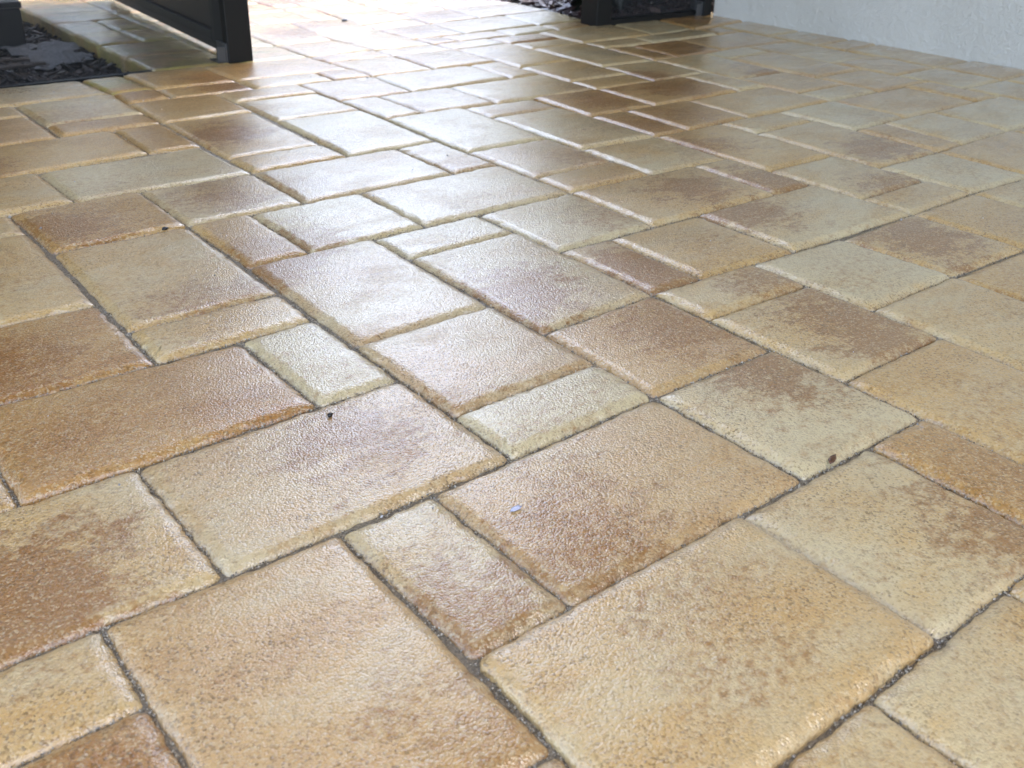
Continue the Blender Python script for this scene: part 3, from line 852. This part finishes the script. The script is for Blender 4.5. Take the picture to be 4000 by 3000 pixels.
# grey weed-barrier cloth showing through the mulch
def cloth(u0, u1, v0, v1, z, seed, label):
    r = np.random.RandomState(seed); n = 26
    V = []; F = []
    ph = r.uniform(0, 6.28, 8)
    cu, cv = (u0+u1)/2, (v0+v1)/2
    for i in range(n+1):
        for j in range(n+1):
            x, y = i/n*2-1, j/n*2-1
            th = math.atan2(y, x); k = 0.86+0.10*math.sin(3*th+ph[0])+0.06*math.sin(7*th+ph[1])
            u = cu+x*k*(u1-u0)/2; v = cv+y*k*(v1-v0)/2
            zz = z+0.003*math.sin(x*5+ph[2]+y*2)+0.0025*math.sin(y*7+ph[3]-x*3)+0.0015*math.sin(x*13+y*11+ph[4])
            p = W(u, v, zz); V.append(p)
    top = len(V)
    V += [p-Vector((0, 0, 0.0012)) for p in V]
    for i in range(n):
        for j in range(n):
            a = i*(n+1)+j
            F.append((a, a+n+1, a+n+2, a+1)); F.append((top+a, top+a+1, top+a+n+2, top+a+n+1))
    return tag(link('weed_cloth', pydata('weed_cloth', V, F, True), M_fabric), label, 'weed cloth', 'weed cloth patches in the left bed')
cloth(1.7, 3.75, -23.0, -19.0, -0.021, 1, 'grey weed barrier cloth showing between mulch beside the path edge')
cloth(-0.9, 1.1, -21.6, -18.6, -0.021, 2, 'grey weed barrier cloth patch at the far left picture edge')
# strips of bark lying on the cloth
for i, (u, v, ln, ang_) in enumerate([(0.9, -18.9, 0.17, 0.10), (1.0, -19.9, 0.13, -0.15)]):
    mb = MB(); n = 8
    for q in range(n):
        t0 = q/n*ln-ln/2; w0 = 0.010+0.004*math.sin(q*1.7+i)
        c = W(u, v)
        rot = Matrix.Rotation(ang_, 3, 'Z')
        mb.box((c.x+t0, c.y-w0, -0.016+0.0012*(q % 3)), (c.x+t0+ln/n*1.15, c.y+w0, -0.0105+0.0012*(q % 3)), rot, Vector((c.x, c.y, 0)))
    tag(mb.build('bark_strip', M_bark, None, 0.0015, 1), ['long brown bark strip lying across the grey weed cloth', 'short brown bark strip farther back on the left weed cloth'][i], 'bark', 'bark strips in the left bed')

# black utility box at the top left corner
bx = empty('utility_box', W(1.0, -23.2, -0.03))
tag(bx, 'black plastic box with overhanging lid in the mulch, top left corner', 'box')
a, b = W(-0.9, -22.50), W(2.58, -25.0)
MB().box((a.x, a.y, -0.035), (b.x, b.y, 0.0535)).build('body', M_plastic, bx, 0.004, 2)
MB().box((a.x-0.003, a.y-0.003, 0.0538), (b.x+0.003, b.y+0.003, 0.0675)).build('lid', M_plastic, bx, 0.003, 2)
MB().box((a.x-0.002, a.y-0.0052, 0.0545), (b.x+0.002, a.y-0.0031, 0.0562)).build('lid_seam', M_clip, bx, 0.0005, 1)

# ---------------------------------------------------------------- shrubs and hedges
def leaves(name, n, sampler, size, mat, parent, seed, droop=0.4):
    r = np.random.RandomState(seed)
    V = []; F = []
    P = np.array([sampler(r) for _ in range(n)])
    ax = r.normal(size=(n, 3)); ax[:, 2] = ax[:, 2]*0.6+0.1
    ax /= np.linalg.norm(ax, axis=1)[:, None]
    sd = np.cross(ax, r.normal(size=(n, 3))); sd /= np.linalg.norm(sd, axis=1)[:, None]
    nm = np.cross(ax, sd)
    L_ = size*r.uniform(0.6, 1.4, n)[:, None]; Wd = L_*r.uniform(0.22, 0.36, n)[:, None]
    a = P; b = P+ax*L_*0.5+sd*Wd+nm*L_*0.05; c = P+ax*L_-nm*L_*droop*0.3; d = P+ax*L_*0.5-sd*Wd+nm*L_*0.05
    V = np.stack([a, b, c, d], 1).reshape(-1, 3)
    F = np.arange(n*4).reshape(n, 4)
    F = np.concatenate([F[:, [0, 1, 2]], F[:, [0, 2, 3]]])
    m = bpy.data.meshes.new(name); m.from_pydata(V.tolist(), [], F.tolist()); m.update()
    o = link(name, m, mat, parent)
    if parent: o.location = -parent.location
    return o
def stems(name, base, tips, r0, mat, parent):
    V = []; F = []
    for tp in tips:
        d = tp-base; k = 6; prev = None
        for s in range(5):
            t = s/4
            c = base+d*t+Vector((0.02*math.sin(3*t+tp.x*9), 0.02*math.sin(4*t+tp.y*7), 0))*t*(1-t)*4
            rr = r0*(1-0.75*t)
            ring = []
            for q in range(k):
                an = 2*math.pi*q/k
                ring.append(len(V)); V.append(c+Vector((rr*math.cos(an), rr*math.sin(an), 0)))
            if prev:
                for q in range(k): F.append((prev[q], prev[(q+1) % k], ring[(q+1) % k], ring[q]))
            prev = ring
        F.append(tuple(prev))
    o = link(name, pydata(name, V, F, True), mat, parent)
    o.location = -parent.location
    return o
def shrub(u, v, ru, rv, zlo, zhi, n, size, mat, seed, label, cat='shrub', group=None):
    base = W(u, v, -0.03)
    t = empty('shrub', base); tag(t, label, cat, group)
    cx, cy = base.x, base.y
    lob = np.random.RandomState(seed+50).normal(size=(9, 3)); lob /= np.linalg.norm(lob, axis=1)[:, None]
    def samp(r):
        while True:
            p = r.normal(size=3); p /= np.linalg.norm(p)
            k = r.uniform(0.55, 1.0)**0.5*(0.82+0.24*max(0, (lob@p).max()-0.4))
            q = p*k
            x, y, z = cx+q[0]*ru*S, cy+q[1]*rv*S, (zlo+zhi)/2+q[2]*(zhi-zlo)/2
            return (x, y, z)
    leaves('foliage', n, samp, size, mat, t, seed)
    rr = random.Random(seed)
    stems('stem', base, [Vector((cx+rr.uniform(-.5, .5)*ru*S, cy+rr.uniform(-.5, .5)*rv*S, zlo+(zhi-zlo)*rr.uniform(.3, .8))) for _ in range(7)], 0.011, M_bark, t)
    return t
shrub(21.4, -18.9, 3.4, 2.3, -0.05, 1.2, 8000, 0.085, M_croton, 31, 'dark leafy shrub right behind the screen panel by the house corner', 'shrub', 'shrubs outside the screens')
shrub(27.0, -20.5, 4.2, 3.6, -0.05, 1.3, 7000, 0.085, M_leaf, 32, 'dense green shrub just beyond the house corner', 'shrub', 'shrubs outside the screens')
shrub(-3.0, -29.0, 5.6, 3.0, -0.02, 2.7, 8000, 0.085, M_leaf, 33, 'tall green shrub behind the left bed', 'shrub', 'shrubs outside the screens')
shrub(-12.0, -28.0, 6.0, 3.0, -0.02, 2.7, 8000, 0.085, M_leaf, 34, 'tall green shrub at the far end of the left bed', 'shrub', 'shrubs outside the screens')
shrub(2.6, -34.0, 4.6, 3.0, -0.02, 2.7, 7000, 0.085, M_leaf, 35, 'tall green shrub behind the open screen door', 'shrub', 'shrubs outside the screens')
def hedge(p0, p1, depth, h, n, seed, label):
    base = (p0+p1)/2
    t = empty('hedge', Vector((base.x, base.y, -0.07))); tag(t, label, 'hedge', 'hedges round the garden')
    d = p1-p0
    nn = Vector((-d.y, d.x, 0)).normalized()
    def samp(r):
        k = r.uniform(0, 1); q = p0+d*k+nn*r.uniform(-.5, .5)*depth
        top = h*(0.9+0.07*math.sin(k*19+seed)+0.05*math.sin(k*47))
        z = top*(1-r.uniform(0, 1)**1.6)
        return (q.x, q.y, z-0.06)
    leaves('foliage', n, samp, 0.15, M_leaf, t, seed)
    stems('stem', Vector((base.x, base.y, -0.07)), [p0+d*k+Vector((0, 0, h*0.8)) for k in (0.3, 0.45, 0.55, 0.7)], 0.02, M_bark, t)
hedge(Vector((-5, 7.2, 0)), Vector((8, 7.2, 0)), 0.8, 2.15, 13000, 41, 'clipped green hedge across the far end of the garden')  # unseen hedge, raised to block low sky reflected in the far paving

# ---------------------------------------------------------------- small things on the paving
def flake(name, u, v, pts, th, curl, mat, label, cat, rot=0.0, z=0.0008):
    c = W(u, v, z)
    n = len(pts)
    ca, sa = math.cos(rot), math.sin(rot)
    def P(x, y, dz): return (x*ca-y*sa, x*sa+y*ca, curl*(x*x+y*y)*60+dz)
    inner = [(x*0.55, y*0.55) for x, y in pts]
    V = [P(x, y, 0) for x, y in pts]+[P(x, y, th*0.7) for x, y in pts]+[P(x, y, th*1.25) for x, y in inner]
    F = [tuple(range(n))[::-1], tuple(range(2*n, 3*n))]
    for i in range(n):
        k = (i+1) % n
        F.append((i, k, n+k, n+i)); F.append((n+i, n+k, 2*n+k, 2*n+i))
    o = link(name, pydata(name, V, F, True), mat); o.location = c
    return tag(o, label, cat)
flake('leaf_fragment', 2.48, 4.93, [(-.0075, 0), (-.002, .0028), (.004, .0022), (.0085, -.0005), (.003, -.0024), (-.003, -.0022)], 0.0009, 0.03, M_deadleaf, 'small reddish brown leaf scrap in the joint at right', 'leaf', 0.4, 0.0005)
flake('debris', -0.34, -4.95, [(-.004, 0), (-.001, .003), (.003, .0022), (.0045, -.001), (0, -.003)], 0.0022, 0.0, M_black, 'black debris crumb beside the joint crossing at left', 'debris', 0.3)
flake('debris', -1.08, 1.32, [(-.003, -.0008), (-.001, .0018), (.0025, .0016), (.0032, -.0008), (0, -.002)], 0.0016, 0.0, M_black, 'tiny black crumb on the large pale pink paver', 'debris', 0.5)
flake('petal', -0.55, 3.74, [(-.0056, .0004), (-.0034, .0018), (-.0008, .0027), (.0016, .0019), (.0046, .0016), (.0040, -.0004), (.0052, -.0014), (.0012, -.0024), (-.0030, -.0016)], 0.0004, 0.01, M_petal, 'small pale lilac petal on the paver at the centre front', 'petal', 0.2)
pb = bmesh.new(); bmesh.ops.create_icosphere(pb, subdivisions=2, radius=0.006)
for vtx in pb.verts:
    vtx.co = Vector((vtx.co.x*1.25, vtx.co.y*0.9, vtx.co.z*0.6))*(1+0.08*math.sin(vtx.co.x*900)+0.06*math.cos(vtx.co.y*1100))
mb = MB(); mb.bm.free(); mb.bm = pb
o = mb.build('pebble', simple('blue_grey_pebble', (0.10, 0.12, 0.15), 0.4, 300), None, 0, 1, True)
o.location = W(11.54, -20.16, 0.003)
tag(o, 'blue grey pebble in a joint of the sunlit path', 'pebble')
